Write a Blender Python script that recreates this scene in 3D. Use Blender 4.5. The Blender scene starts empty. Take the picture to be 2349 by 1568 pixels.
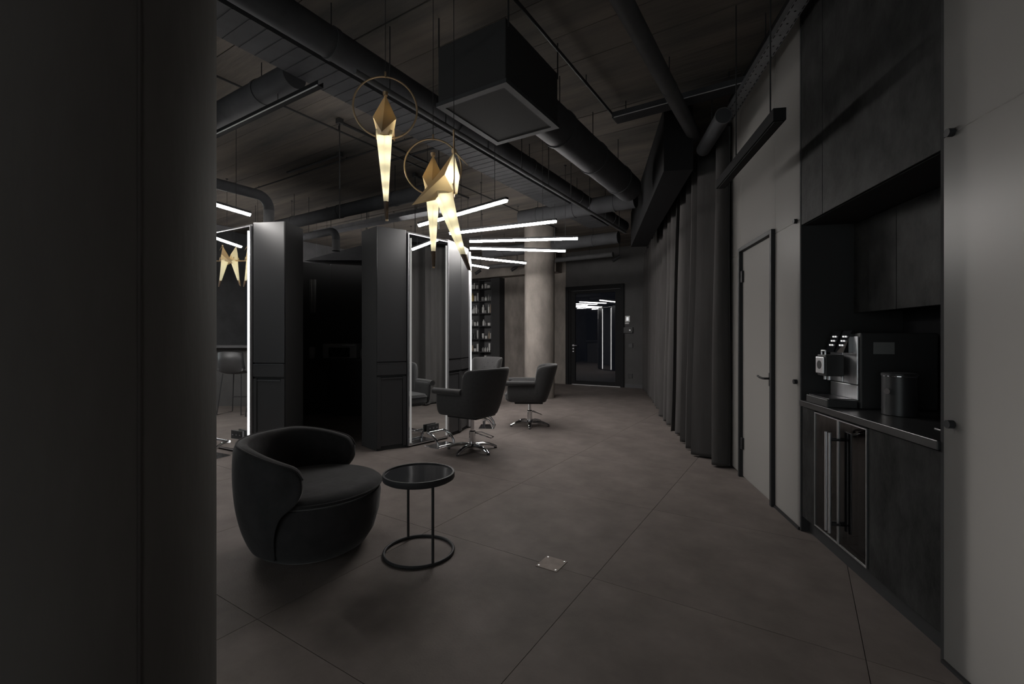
import bpy, bmesh, math, random
from mathutils import Vector, Matrix
random.seed(7)
R = math.radians
SC = bpy.context.scene
COL = SC.collection

# ------------------------------------------------------------------ camera, light, exposure
H = 1.33                                    # camera height
cam = bpy.data.objects.new('camera', bpy.data.cameras.new('camera'))
COL.objects.link(cam)
cam.location = (0, 0, H)
cam.rotation_euler = (R(90), 0, 0)
cam.data.sensor_width = 36.0
cam.data.lens = 36.0 * 1047 / 2349
cam.data.shift_y = -9 / 2349
cam.data.clip_start = 0.05
SC.camera = cam

world = bpy.data.worlds.new('world'); SC.world = world; world.use_nodes = True
world.node_tree.nodes['Background'].inputs[0].default_value = (1.0, 0.985, 0.99, 1)
world.node_tree.nodes['Background'].inputs[1].default_value = 1.8
SC.view_settings.view_transform = 'Standard'
SC.view_settings.look = 'None'
SC.view_settings.gamma = 1.0
SC.view_settings.exposure = 0.0
SC.cycles.use_denoising = True
SC.cycles.max_bounces = 5
SC.cycles.diffuse_bounces = 3
SC.cycles.glossy_bounces = 4
SC.cycles.use_adaptive_sampling = True
SC.cycles.adaptive_threshold = 0.06
SC.cycles.transmission_bounces = 4
SC.cycles.sample_clamp_indirect = 4.0

BAR_L = 82.0        # radiance of the suspended light bars
STRIP_L = 8.0       # radiance of the bright mirror strips
STRIP_DIM = 0.22    # radiance of the dimmed mirror strips
BACKROOM_W = 15.0   # daylight in the room behind the frosted glass wall
BIRD_W = 1.35

# ------------------------------------------------------------------ frames
TW = math.atan2(0.1717, 0.9851)             # right wall frame: x into the wall, y along it
TG = R(32.44)                               # building grid frame
def rw(t, s, z=0.0):
    return (1.445 + t*math.cos(TW) + s*math.sin(TW), -t*math.sin(TW) + s*math.cos(TW), z)
def gr(w, a, z=0.0):
    return (w*math.cos(TG) + a*math.sin(TG), -w*math.sin(TG) + a*math.cos(TG), z)
DC = (-2.45, 6.95); DR = 1.82               # ring of mirror stations
def pol(deg, r):
    return (DC[0] + r*math.cos(R(deg)), DC[1] + r*math.sin(R(deg)))

# ------------------------------------------------------------------ mesh helpers
class MB:
    def __init__(s): s.v = []; s.f = []
    def add(s, vs, fs):
        o = len(s.v); s.v += [tuple(p) for p in vs]; s.f += [tuple(i+o for i in f) for f in fs]; return s
    def box(s, x0, x1, y0, y1, z0, z1):
        return s.add([(x0,y0,z0),(x1,y0,z0),(x1,y1,z0),(x0,y1,z0),(x0,y0,z1),(x1,y0,z1),(x1,y1,z1),(x0,y1,z1)],
                     [(3,2,1,0),(4,5,6,7),(0,1,5,4),(1,2,6,5),(2,3,7,6),(3,0,4,7)])
    def prism(s, poly, z0, z1):
        n = len(poly)
        return s.add([(x,y,z0) for x,y in poly]+[(x,y,z1) for x,y in poly],
                     [tuple(range(n-1,-1,-1)), tuple(range(n,2*n))]+[(i,(i+1)%n,n+(i+1)%n,n+i) for i in range(n)])
    def prismx(s, poly, x0, x1):            # poly in (y,z) swept along x
        n = len(poly)
        return s.add([(x0,y,z) for y,z in poly]+[(x1,y,z) for y,z in poly],
                     [tuple(range(n-1,-1,-1)), tuple(range(n,2*n))]+[(i,(i+1)%n,n+(i+1)%n,n+i) for i in range(n)])
    def cyl(s, p0, p1, r, n=12, r1=None):
        return s.tube([p0, p1], [r, r if r1 is None else r1], n)
    def tube(s, path, r, n=8, closed=False, flat=None):
        P = [Vector(p) for p in path]; m = len(P)
        rr = r if isinstance(r, (list, tuple)) else [r]*m
        vs = []; up = None
        for i in range(m):
            if closed: d = P[(i+1)%m]-P[i-1]
            else: d = P[min(i+1,m-1)]-P[max(i-1,0)]
            d.normalize()
            if up is None:
                up = Vector((0,0,1)) if abs(d.z) < .9 else Vector((1,0,0))
            a = d.cross(up)
            if a.length < 1e-5: a = d.cross(Vector((1,0,0)))
            a.normalize(); b = a.cross(d); b.normalize(); up = b
            ka, kb = flat if flat else (1, 1)
            for k in range(n):
                t = 2*math.pi*k/n
                vs.append(P[i]+a*(rr[i]*ka*math.cos(t))+b*(rr[i]*kb*math.sin(t)))
        fs = []
        for i in range(m if closed else m-1):
            j = (i+1) % m
            for k in range(n):
                fs.append((i*n+k, i*n+(k+1)%n, j*n+(k+1)%n, j*n+k))
        if not closed:
            fs.append(tuple(range(n-1,-1,-1))); fs.append(tuple((m-1)*n+k for k in range(n)))
        return s.add(vs, fs)
    def lathe(s, prof, n=32, c=(0,0)):
        vs = []; fs = []; m = len(prof)
        for r, z in prof:
            for k in range(n):
                t = 2*math.pi*k/n; vs.append((c[0]+r*math.cos(t), c[1]+r*math.sin(t), z))
        for i in range(m-1):
            for k in range(n):
                fs.append((i*n+k, i*n+(k+1)%n, (i+1)*n+(k+1)%n, (i+1)*n+k))
        fs.append(tuple(range(n-1,-1,-1))); fs.append(tuple((m-1)*n+k for k in range(n)))
        return s.add(vs, fs)
    def grid(s, rows, closed_u=False, closed_v=False, cap_u=False):
        m = len(rows); n = len(rows[0]); vs = [p for r in rows for p in r]; fs = []
        for i in range(m if closed_u else m-1):
            for k in range(n if closed_v else n-1):
                fs.append((i*n+k, ((i+1)%m)*n+k, ((i+1)%m)*n+(k+1)%n, i*n+(k+1)%n))
        if cap_u:
            fs.append(tuple(range(n))); fs.append(tuple((m-1)*n+k for k in range(n-1,-1,-1)))
        return s.add(vs, fs)
    def build(s, name, m, parent=None, loc=(0,0,0), rz=0, bevel=0, smooth=False, sub=0, fix=True, rot=None):
        me = bpy.data.meshes.new(name); me.from_pydata(s.v, [], s.f)
        if fix:
            b = bmesh.new(); b.from_mesh(me); bmesh.ops.recalc_face_normals(b, faces=b.faces); b.to_mesh(me); b.free()
        me.materials.append(M[m])
        o = bpy.data.objects.new(name, me); COL.objects.link(o)
        o.location = loc; o.rotation_euler = rot if rot else (0,0,rz)
        if parent: o.parent = parent
        if bevel:
            bv = o.modifiers.new('b','BEVEL'); bv.width = bevel; bv.segments = 2; bv.limit_method = 'ANGLE'; bv.angle_limit = R(40)
        if sub:
            su = o.modifiers.new('s','SUBSURF'); su.levels = sub; su.render_levels = sub
        if smooth or sub:
            for p in me.polygons: p.use_smooth = True
            if not sub: me.set_sharp_from_angle(angle=R(38))
        return o
def tag(o, label, cat, group=None):
    o['label'] = label; o['category'] = cat
    if group: o['group'] = group
    return o
def struct(o):
    o['kind'] = 'structure'; return o
def thing(name, label, cat, loc=(0,0,0), rz=0, group=None):
    o = bpy.data.objects.new(name, None); COL.objects.link(o); o.empty_display_size = .1
    o.location = loc; o.rotation_euler = (0,0,rz)
    return tag(o, label, cat, group)
def dup(root, loc, rz, label):
    def cp(o, par):
        c = o.copy(); COL.objects.link(c); c.parent = par
        for ch in list(o.children): cp(ch, c)
        return c
    r = cp(root, None); r.location = loc; r.rotation_euler = (0,0,rz); r['label'] = label
    return r

# ------------------------------------------------------------------ materials
M = {}
def mat(name, col, rough=.5, metal=0., var=0., scale=4., bump=0., bscale=40., spec=None, sheen=0, stretch=(1,1,1), coat=0, col2=None):
    m = bpy.data.materials.new(name); m.use_nodes = True; nt = m.node_tree; b = nt.nodes['Principled BSDF']
    b.inputs['Base Color'].default_value = (*col, 1); b.inputs['Roughness'].default_value = rough; b.inputs['Metallic'].default_value = metal
    if spec is not None: b.inputs['Specular IOR Level'].default_value = spec
    if sheen: b.inputs['Sheen Weight'].default_value = sheen; b.inputs['Sheen Roughness'].default_value = .4
    if coat: b.inputs['Coat Weight'].default_value = coat; b.inputs['Coat Roughness'].default_value = .05
    if var or bump:
        tc = nt.nodes.new('ShaderNodeTexCoord'); mp = nt.nodes.new('ShaderNodeMapping'); mp.inputs['Scale'].default_value = stretch
        nt.links.new(tc.outputs['Object'], mp.inputs[0])
    if var:
        nz = nt.nodes.new('ShaderNodeTexNoise'); nz.inputs['Scale'].default_value = scale; nz.inputs['Detail'].default_value = 6; nz.inputs['Roughness'].default_value = .62
        nt.links.new(mp.outputs[0], nz.inputs['Vector'])
        rp = nt.nodes.new('ShaderNodeValToRGB'); rp.color_ramp.elements[0].position = .3; rp.color_ramp.elements[1].position = .72
        lo = tuple(c*(1-var) for c in col); hi = col2 if col2 else tuple(min(1, c*(1+var)) for c in col)
        rp.color_ramp.elements[0].color = (*lo, 1); rp.color_ramp.elements[1].color = (*hi, 1)
        nt.links.new(nz.outputs[0], rp.inputs[0]); nt.links.new(rp.outputs[0], b.inputs['Base Color'])
    if bump:
        n2 = nt.nodes.new('ShaderNodeTexNoise'); n2.inputs['Scale'].default_value = bscale; n2.inputs['Detail'].default_value = 4
        nt.links.new(mp.outputs[0], n2.inputs['Vector'])
        bp = nt.nodes.new('ShaderNodeBump'); bp.inputs['Strength'].default_value = bump; bp.inputs['Distance'].default_value = .01
        nt.links.new(n2.outputs[0], bp.inputs['Height']); nt.links.new(bp.outputs[0], b.inputs['Normal'])
    M[name] = m
    return m
def emis(name, col, k, base=.8):
    m = bpy.data.materials.new(name); m.use_nodes = True; nt = m.node_tree
    b = nt.nodes['Principled BSDF']; b.inputs['Base Color'].default_value = (base,base,base,1)
    b.inputs['Emission Color'].default_value = (*col, 1); b.inputs['Emission Strength'].default_value = k
    M[name] = m
def sheet(name, dcol, tcol, gloss=.0, rough=.3, mix=.5):     # thin translucent sheet
    m = bpy.data.materials.new(name); m.use_nodes = True; nt = m.node_tree
    for n in list(nt.nodes): nt.nodes.remove(n)
    out = nt.nodes.new('ShaderNodeOutputMaterial'); d = nt.nodes.new('ShaderNodeBsdfDiffuse'); t = nt.nodes.new('ShaderNodeBsdfTranslucent')
    d.inputs[0].default_value = (*dcol,1); t.inputs[0].default_value = (*tcol,1)
    mx = nt.nodes.new('ShaderNodeMixShader'); mx.inputs[0].default_value = mix
    nt.links.new(d.outputs[0], mx.inputs[1]); nt.links.new(t.outputs[0], mx.inputs[2]); last = mx
    if gloss:
        g = nt.nodes.new('ShaderNodeBsdfGlossy'); g.inputs['Roughness'].default_value = rough
        m2 = nt.nodes.new('ShaderNodeMixShader'); m2.inputs[0].default_value = gloss
        nt.links.new(mx.outputs[0], m2.inputs[1]); nt.links.new(g.outputs[0], m2.inputs[2]); last = m2
    nt.links.new(last.outputs[0], out.inputs[0]); M[name] = m
def glass(name, tint, rough=0.0):
    m = bpy.data.materials.new(name); m.use_nodes = True; nt = m.node_tree
    for n in list(nt.nodes): nt.nodes.remove(n)
    out = nt.nodes.new('ShaderNodeOutputMaterial'); t = nt.nodes.new('ShaderNodeBsdfTransparent'); t.inputs[0].default_value = (*tint,1)
    g = nt.nodes.new('ShaderNodeBsdfGlossy'); g.inputs['Roughness'].default_value = rough
    fr = nt.nodes.new('ShaderNodeFresnel'); fr.inputs[0].default_value = 1.6
    mx = nt.nodes.new('ShaderNodeMixShader')
    nt.links.new(fr.outputs[0], mx.inputs[0]); nt.links.new(t.outputs[0], mx.inputs[1]); nt.links.new(g.outputs[0], mx.inputs[2]); nt.links.new(mx.outputs[0], out.inputs[0])
    M[name] = m

mat('floor_tile', (.155,.134,.124), .6, spec=0.05, var=.22, scale=2.6, bump=.12, bscale=90)
mat('grout', (.05,.045,.042), .8, spec=0.1)
mat('ceiling_concrete', (.140,.136,.133), .9, spec=.0, col2=(.215,.186,.162), var=.34, scale=1.6, bump=.5, bscale=14, stretch=(.3,2.2,1))
mat('ceiling_dark', (.10,.09,.08), .85, spec=0.0)
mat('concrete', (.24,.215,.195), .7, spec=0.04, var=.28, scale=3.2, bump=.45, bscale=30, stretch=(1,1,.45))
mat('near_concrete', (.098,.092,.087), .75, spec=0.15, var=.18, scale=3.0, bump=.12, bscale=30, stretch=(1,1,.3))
mat('dark_wall', (.085,.083,.083), .7, spec=0.04, var=.1, scale=3)
mat('left_wall', (.10,.10,.105), .7, spec=0.05, var=.2, scale=2)
mat('blue_panel', (.06,.068,.085), .5)
mat('black_satin', (.032,.032,.034), .38, spec=.6)
mat('black_matte', (.048,.048,.049), .8, spec=0.02)
mat('black_plastic', (.045,.045,.046), .45, spec=0.3)
mat('black_metal', (.036,.036,.038), .5, spec=0.15)
mat('duct', (.060,.061,.065), .6, spec=0.03, var=.12, scale=6)
mat('duct_grey', (.095,.095,.098), .6, spec=0.02, var=.12, scale=6)
mat('galvanised', (.34,.35,.37), .38, metal=.85, var=.15, scale=9)
mat('chrome', (.78,.78,.80), .09, metal=1)
mat('steel', (.66,.66,.68), .38, metal=1, var=.06, scale=30, stretch=(1,1,.1))
mat('dark_steel', (.20,.20,.21), .35, metal=1)
mat('brass', (.85,.65,.42), .36, metal=1)
mat('mirror', (.86,.88,.88), .012, metal=1)
mat('velvet', (.031,.030,.031), .95, var=.25, scale=7, spec=.1, sheen=.16, bump=.15, bscale=25)
mat('chair_fabric', (.055,.054,.055), .8, spec=0.15, var=.12, scale=30, sheen=.22)
mat('leather', (.038,.037,.038), .42)
mat('curtain', (.075,.071,.070), .9, spec=0.0, var=.12, scale=12, sheen=.15, stretch=(1,1,.1))
mat('black_deep', (.022,.022,.023), .8, spec=.02)
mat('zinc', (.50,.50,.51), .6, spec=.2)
mat('stone', (.034,.034,.034), .5, spec=0.03, var=.4, scale=4.5, bump=.7, bscale=9, stretch=(1.5,1.5,1.1))
mat('worktop', (.035,.035,.036), .3, var=.2, scale=8)
mat('table_gloss', (.024,.025,.028), .10, spec=.7)
mat('dark_glass', (.014,.015,.018), .03, spec=.9)
mat('door_glass', (.010,.012,.018), .015, spec=1.0)
M['door_glass'].node_tree.nodes['Principled BSDF'].inputs['IOR'].default_value = 1.55
mat('floor_plate', (.25,.21,.185), .6, spec=.1, metal=.0, var=.2, scale=12)
mat('backroom', (.72,.71,.70), .8, spec=0.1)
mat('white_plastic', (.62,.62,.61), .4)
mat('yellow_plastic', (.50,.36,.12), .4)
mat('tan_plastic', (.30,.24,.18), .4)
mat('grey_plastic', (.22,.22,.22), .45)
mat('foliage', (.10,.17,.05), .8, var=.6, scale=6)
mat('wood_tip', (.10,.065,.045), .5)
emis('led_bar', (1,.965,.93), BAR_L)
emis('led_strip', (1,.98,.96), STRIP_L)
emis('led_dim', (1,.97,.94), STRIP_DIM, .12)
emis('icon', (1,1,1), .55)
emis('screen', (.95,.97,1), .5)
emis('spot', (1,.95,.88), 2.0)
sheet('frosted_glass', (.30,.293,.285), (.88,.86,.84), gloss=.03, rough=.3, mix=.62)
sheet('bird_paper', (.84,.81,.70), (.97,.94,.80), mix=.72)
sheet('bird_wing', (.66,.55,.38), (.78,.62,.38), gloss=.10, rough=.35, mix=.42)
glass('clear_glass', (.86,.9,.9))
glass('smoked_glass', (.30,.30,.31))

# ------------------------------------------------------------------ floor: 1.2 m tiles on the building grid
fl = struct(MB().box(-11.0, 4.0, -4.8, 12.6, -.12, -.012).build('floor', 'grout', rz=-TG))
tile_me = None
A0, W0, TS = 2.377, -.977, 1.2
for i in range(-8, 4):
    for j in range(-5, 8):
        if tile_me is None:
            g = .0015
            o = MB().box(g, TS-g, g, TS-g, -.012, 0).build('tile', 'floor_tile', fl); tile_me = o.data
        else:
            o = bpy.data.objects.new('tile', tile_me); COL.objects.link(o); o.parent = fl
        o.location = (W0+i*TS, A0+j*TS, 0)
# brass-grey service cover let into the floor
pl = thing('floor_cover_plate', 'small square metal cover plate let into the tiled floor', 'cover plate', gr(-1.245, 2.395), -TG)
MB().box(-.068,.068,-.072,.072,0,.003).build('plate', 'floor_plate', pl)
for sx in (-1,1):
    for sy in (-1,1):
        MB().cyl((sx*.055,sy*.058,.002),(sx*.055,sy*.058,.005),.005,10).build('screw', 'steel', pl)
        
# ------------------------------------------------------------------ ceiling: board-marked concrete strips
CZ = 3.8
ce = struct(MB().box(-11.0, 4.0, -4.8, 12.6, CZ+.02, CZ+.2).build('ceiling', 'ceiling_dark', rz=-TG))
a = -4.8; k = 0
while a < 12.5:
    wd = random.choice((.38,.44,.5,.55))
    dz = random.uniform(0, .012)
    MB().box(-11.0, 4.0, a+.004, a+wd-.004, CZ+dz, CZ+.02).build('concrete_strip', 'ceiling_concrete', ce)
    a += wd; k += 1

# ------------------------------------------------------------------ far wall, left wall, back wall
wf = struct(MB().box(-5.77,-4.04,12.0,12.25,2.8,CZ).box(-4.04,-1.2,12.0,12.25,0,CZ).box(-11,-8.0,12.0,12.25,0,CZ).build('wall_far', 'dark_wall', rz=-TG))
MB().box(-8.06,-5.77,11.985,12.25,0,CZ).build('concrete_panel', 'concrete', wf)
MB().box(-11,-5.9,11.6,12.0,3.22,CZ).build('bulkhead', 'concrete', wf)
struct(MB().box(-4.02,-3.1,11.985,12.0,0,.10).build('baseboard_far', 'left_wall', rz=-TG))
# left wall with one tall window beyond which shrubs stand
wl = MB().box(-11.0,-10.75,-4.8,.3,0,CZ).box(-11.0,-10.75,2.3,12.0,0,CZ).box(-11.0,-10.75,.3,2.3,0,.8).box(-11.0,-10.75,.3,2.3,2.9,CZ)
struct(wl.build('wall_left', 'left_wall', rz=-TG))
wn = thing('window_1', 'x', 'window', gr(-10.85, 1.3, .8), -TG); struct(wn); del wn['label'], wn['category']
MB().box(-.04,.04,-1.0,-.94,0,2.1).box(-.04,.04,.94,1.0,0,2.1).box(-.04,.04,-.94,.94,0,.06).box(-.04,.04,-.94,.94,2.04,2.1).box(-.03,.03,-.03,.03,.06,2.04).build('window_frame', 'black_metal', wn)
for sy in (-1, 1):
    MB().box(-.006,.006,min(sy*.03,sy*.94),max(sy*.03,sy*.94),.06,2.04).build('pane', 'clear_glass', wn)
# back wall behind the camera, with a broad unseen window added to let in ambient fill
wb = MB().box(-11,-5.2,-4.8,-4.6,0,CZ).box(2.2,4,-4.8,-4.6,0,CZ).box(-5.2,2.2,-4.8,-4.6,3.1,CZ).box(-5.2,2.2,-4.8,-4.6,0,.3)
struct(wb.build('wall_back', 'left_wall', rz=-TG))
wn = thing('fill_window', 'x', 'window', gr(-1.5, -4.7, .3), -TG); struct(wn); del wn['label'], wn['category']
fm = MB()
for x in (-3.7,-1.87,-.03,1.81,3.64): fm.box(x, x+.06, -.04, .04, 0, 2.8)
fm.box(-3.64,3.64,-.04,.04,0,.06).box(-3.64,3.64,-.04,.04,2.74,2.8)
fm.build('window_frame', 'black_metal', wn)
for x in (-3.64,-1.81,.03,1.87): MB().box(x, x+1.77, -.006, .006, .06, 2.74).build('pane', 'clear_glass', wn)

# ------------------------------------------------------------------ right wall: frosted glass panels on steel posts, backlit by the room behind
wr = MB()
for s0, s1, z0, z1 in ((1.775,1.895,0,3.6),(3.215,3.245,0,3.6),(4.70,4.78,0,3.6)):
    wr.box(.035,.10,s0,s1,z0,z1)
wr.box(.035,.06,3.625,3.66,2.18,3.6).box(.03,.06,4.46,4.50,0,2.2)
wr.box(-.02,.10,-3.0,1.9,3.58,CZ).box(-.02,.10,3.21,4.8,3.58,CZ)
wr = struct(wr.build('wall_right', 'black_metal', loc=rw(0,0), rz=-TW))
SZ = 2.150; PS = 3.213; PN = 1.90; D0, D1 = 3.648, 4.477
for (s0,s1,z0,z1) in ((-3.0,PN,.015,SZ-.002),(-3.0,PN,SZ+.002,3.6),(PS,D0-.004,.02,SZ-.002),(PS,D0-.004,SZ+.002,3.6),
                      (D0-.001,D1,2.19,3.6),(D1+.003,4.78,.02,SZ-.002),(D1+.003,4.78,SZ+.002,3.6)):
    MB().box(0,.012,s0,s1,z0,z1).build('glass_panel', 'frosted_glass', wr)
for s,z in ((1.853,2.152),(1.853,.985),(3.262,2.152),(3.262,1.023)):
    MB().cyl((-.022,s,z),(.01,s,z),.0165,20).build('fixing_knob', 'black_metal', wr)
MB().box(-.012,.0,-3,1.9,0,.014).box(-.012,0,PS,D0,0,.018).build('floor_track', 'black_metal', wr)
# plain dark wall behind the curtain
struct(MB().box(0,.12,4.78,12.6,0,CZ).build('wall_curtain_side', 'black_matte', loc=rw(0,0), rz=-TW))
# the room behind the glass
br = struct(MB().box(2.2,2.3,-3,4.8,0,CZ).box(.12,2.2,4.78,4.9,0,CZ).box(.0,2.3,-3.1,-3.0,0,CZ).build('wall_rear_room', 'backroom', loc=rw(0,0), rz=-TW))
def area(name, loc, rot, sx, sy, w, col):
    l = bpy.data.lights.new(name, 'AREA'); l.shape = 'RECTANGLE'; l.size = sx; l.size_y = sy; l.energy = w; l.color = col
    o = bpy.data.objects.new(name, l); COL.objects.link(o); o.location = loc; o.rotation_euler = rot; return o
# lamps of the rear room: a low wide panel on its far wall, facing the glass
lx, ly, _ = rw(1.55, 1.9)
area('rear_room_light', (lx, ly, .78), (R(90), 0, -TW+R(90)), 4.6, .9, BACKROOM_W, (1,.97,.93))

# frosted glass door
dr = thing('door_1', 'x', 'door', rw(0, D0), -TW); struct(dr); del dr['label'], dr['category']
fw = D1-D0
MB().box(-.03,.05,0,.035,0,2.19).box(-.03,.05,fw-.035,fw,0,2.19).box(-.03,.05,.035,fw-.035,2.155,2.19).build('door_frame', 'black_metal', dr, bevel=.003)
lf = MB().box(.004,.014,.04,fw-.04,.012,2.15).build('leaf', 'frosted_glass', dr)
for z in (.27, 1.86):
    MB().box(-.018,.026,fw-.075,fw-.03,z,z+.11).build('hinge', 'black_metal', dr, bevel=.004)
h = MB().box(-.012,.024,.035,.105,.94,1.05)
h.build('lock_plate', 'black_metal', dr, bevel=.006)
MB().tube([(-.012,.075,1.005),(-.055,.075,1.005),(-.062,.09,1.005),(-.062,.15,1.008),(-.058,.205,1.015)],.0085,10).build('lever_handle', 'black_metal', dr, smooth=True)

# ------------------------------------------------------------------ kitchen niche
NS = PS - PN
def rwt(name, label, cat, t, s, z=0, group=None): return thing(name, label, cat, rw(t,s,z), -TW, group)
n = rwt('niche_surround', 'black lined surround of the kitchen niche in the frosted wall', 'niche', 0, PN)
MB().box(0,.64,0,.018,.0,CZ-.05).build('side_panel', 'black_matte', n)
MB().box(0,.64,NS-.018,NS,.0,CZ-.05).build('side_panel', 'black_matte', n)
MB().box(.62,.64,.018,NS-.018,0,CZ-.05).build('back_panel', 'black_satin', n)
MB().box(.02,.62,.018,NS-.018,2.105,2.125).build('soffit', 'black_matte', n)
c = rwt('tall_upper_cabinet', 'dark slate-fronted upper cabinet above the kitchen niche opening', 'cabinet', 0, PN)
MB().box(.025,.6,.02,NS-.02,2.13,CZ-.06).build('body', 'black_matte', c)
MB().box(.002,.024,.02,1.004,2.108,CZ-.06).build('door', 'stone', c, bevel=.002)
MB().box(.002,.024,1.008,NS-.019,2.108,CZ-.06).build('door', 'stone', c, bevel=.002)
c = rwt('wall_cabinet', 'recessed slate-fronted wall cabinet hanging over the coffee machine', 'cabinet', .326, PN)
MB().box(.022,.294,.02,NS-.019,1.512,2.104).build('body', 'black_matte', c)
MB().box(0,.02,.02,.30,1.50,2.100).build('door', 'stone', c, bevel=.002)
MB().box(0,.02,.304,.855,1.50,2.100).build('door', 'stone', c, bevel=.002)
MB().box(0,.02,.859,NS-.02,1.50,2.100).build('door', 'stone', c, bevel=.002)
MB().cyl((.12,.62,1.507),(.12,.62,1.512),.022,16).build('spotlight', 'steel', c)
w = tag(MB().box(-.012,.62,.019,NS-.019,.865,.905).build('kitchen_worktop', 'worktop', loc=rw(0,PN), rz=-TW, bevel=.003), 'black stone worktop running across the kitchen niche', 'worktop')
c = rwt('base_cabinet', 'slate-fronted base cabinet to the right of the wine cooler', 'cabinet', 0, PN)
MB().box(.03,.60,.02,.528,.10,.86).build('body', 'black_matte', c)
MB().box(.006,.028,.02,.524,.105,.858).build('door', 'stone', c, bevel=.002)
c = rwt('filler_panel', 'narrow slate filler panel to the left of the wine cooler', 'panel', 0, PN)
MB().box(.03,.60,1.112,NS-.019,.10,.86).build('body', 'black_matte', c)
MB().box(.006,.028,1.112,NS-.019,.105,.858).build('front', 'stone', c, bevel=.002)
tag(MB().box(.05,.07,.02,NS-.02,0,.098).build('kitchen_plinth', 'black_matte', loc=rw(0,PN), rz=-TW), 'black recessed plinth under the kitchen units', 'plinth')

c = rwt('wine_cooler', 'built-in two-door wine cooler with glass doors and steel bar handles', 'wine cooler', 0, 2.433)
body = MB().box(.03,.58,.0,.012,.115,.855).box(.03,.58,.561,.573,.115,.855).box(.03,.58,.012,.561,.843,.855).box(.03,.58,.012,.561,.115,.127).box(.56,.58,.012,.561,.127,.843).box(.05,.56,.28,.292,.127,.843)
body.build('body', 'black_metal', c)
for k in range(7):
    z = .20+k*.092
    MB().box(.07,.075,.02,.275,z,z+.030).box(.075,.5,.02,.275,z,z+.008).build('shelf', 'wood_tip', c)
    MB().box(.07,.075,.297,.553,z,z+.030).box(.075,.5,.297,.553,z,z+.008).build('shelf', 'wood_tip', c)
for y0,y1,hy in ((.002,.284,.271),(.289,.571,.311)):
    d = MB().box(.004,.024,y0+.006,y1-.006,.124,.846).build('door', 'smoked_glass', c)
    MB().box(-.001,.026,y0,y0+.006,.118,.852).box(-.001,.026,y1-.006,y1,.118,.852).box(-.001,.026,y0+.006,y1-.006,.118,.124).box(-.001,.026,y0+.006,y1-.006,.846,.852).build('door_trim', 'steel', d)
    MB().cyl((-.05,hy,.19),(-.05,hy,.775),.0095,14).build('handle', 'steel', d, smooth=True)
    [MB().cyl((-.05,hy,q),(.004,hy,q),.007,10).build('handle_mount', 'black_metal', d, smooth=True) for q in (.24,.735)]
# coffee machine
c = rwt('coffee_machine', 'black bean-to-cup coffee machine with brushed steel front', 'coffee machine', .15, 2.80, .905)
MB().box(.012,.42,0,.34,.0,.455).build('body', 'black_plastic', c, bevel=.008)
fr = MB().box(0,.012,.012,.165,.145,.435).box(0,.012,.175,.328,.145,.435).box(0,.012,.012,.328,.05,.140)
fr.build('steel_front', 'steel', c, bevel=.003)
for y0,y1 in ((.06,.16),(.18,.28)):
    p = MB().add([(-.052,y0,.335),(-.052,y1,.335),(-.004,y1,.47),(-.004,y0,.47),(.012,y0,.335),(.012,y1,.335),(.012,y1,.475),(.012,y0,.475)],
             [(0,1,2,3),(4,7,6,5),(0,4,5,1),(3,2,6,7),(0,3,7,4),(1,5,6,2)]).build('control_panel', 'dark_glass', c)
    for k in range(3):
        t = .30+.2*k; x = -.052+.048*t-.0018; z = .335+.135*t
        for yy in (y0+.028, y0+.056):
            MB().box(x-.001,x+.001,yy,yy+.018,z,z+.010).build('button', 'icon', p)
sp = MB().box(-.125,-.02,.115,.225,.185,.32).build('brew_spout', 'black_plastic', c, bevel=.006)
MB().box(-.137,-.125,.12,.22,.20,.305).build('spout_plate', 'steel', sp, bevel=.004)
MB().cyl((-.139,.17,.255),(-.136,.17,.255),.027,20).build('emblem', 'black_plastic', sp)
[MB().cyl((-.09,q,.16),(-.09,q,.19),.009,10).build('nozzle', 'steel', sp) for q in (.145,.195)]
MB().tube([(-.11,.15,.32),(-.11,.15,.345),(-.11,.195,.345),(-.11,.195,.32)],.006,8).build('frother_pipe', 'steel', sp)
dt = MB().prism([(-.155,.03),(-.155,.31),(.0,.335),(.0,.005)],.0,.05).build('drip_tray', 'black_plastic', c, bevel=.006)
MB().box(-.14,-.01,.04,.30,.05,.054).build('drip_grille', 'dark_steel', dt)
MB().box(.08,.19,-.004,.0,.33,.40).build('rating_plate', 'grey_plastic', c)
# canister
c = rwt('canister', 'round black lidded canister on the worktop beside the coffee machine', 'canister', .25, 2.60, .905)
MB().lathe([(.074,0),(.078,.004),(.078,.212),(.075,.215)],36).build('body', 'black_satin', c, smooth=True)
MB().lathe([(.080,.216),(.0805,.220),(.0805,.228),(.076,.233),(.02,.236)],36).build('lid', 'black_satin', c, smooth=True)
MB().lathe([(.0812,.214),(.0815,.216),(.0812,.218)],36).build('rim', 'chrome', c, smooth=True)
MB().cyl((-.072,-.034,.135),(-.084,-.040,.135),.016,18).build('badge', 'chrome', c, smooth=True)
# induction hob line on the worktop
c = tag(MB().box(.16,.46,.06,.30,.0055,.010).build('glass_hob', 'dark_glass', loc=rw(0,PN,.9), rz=-TW), 'thin black glass hob plate lying on the worktop end', 'hob')

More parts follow.
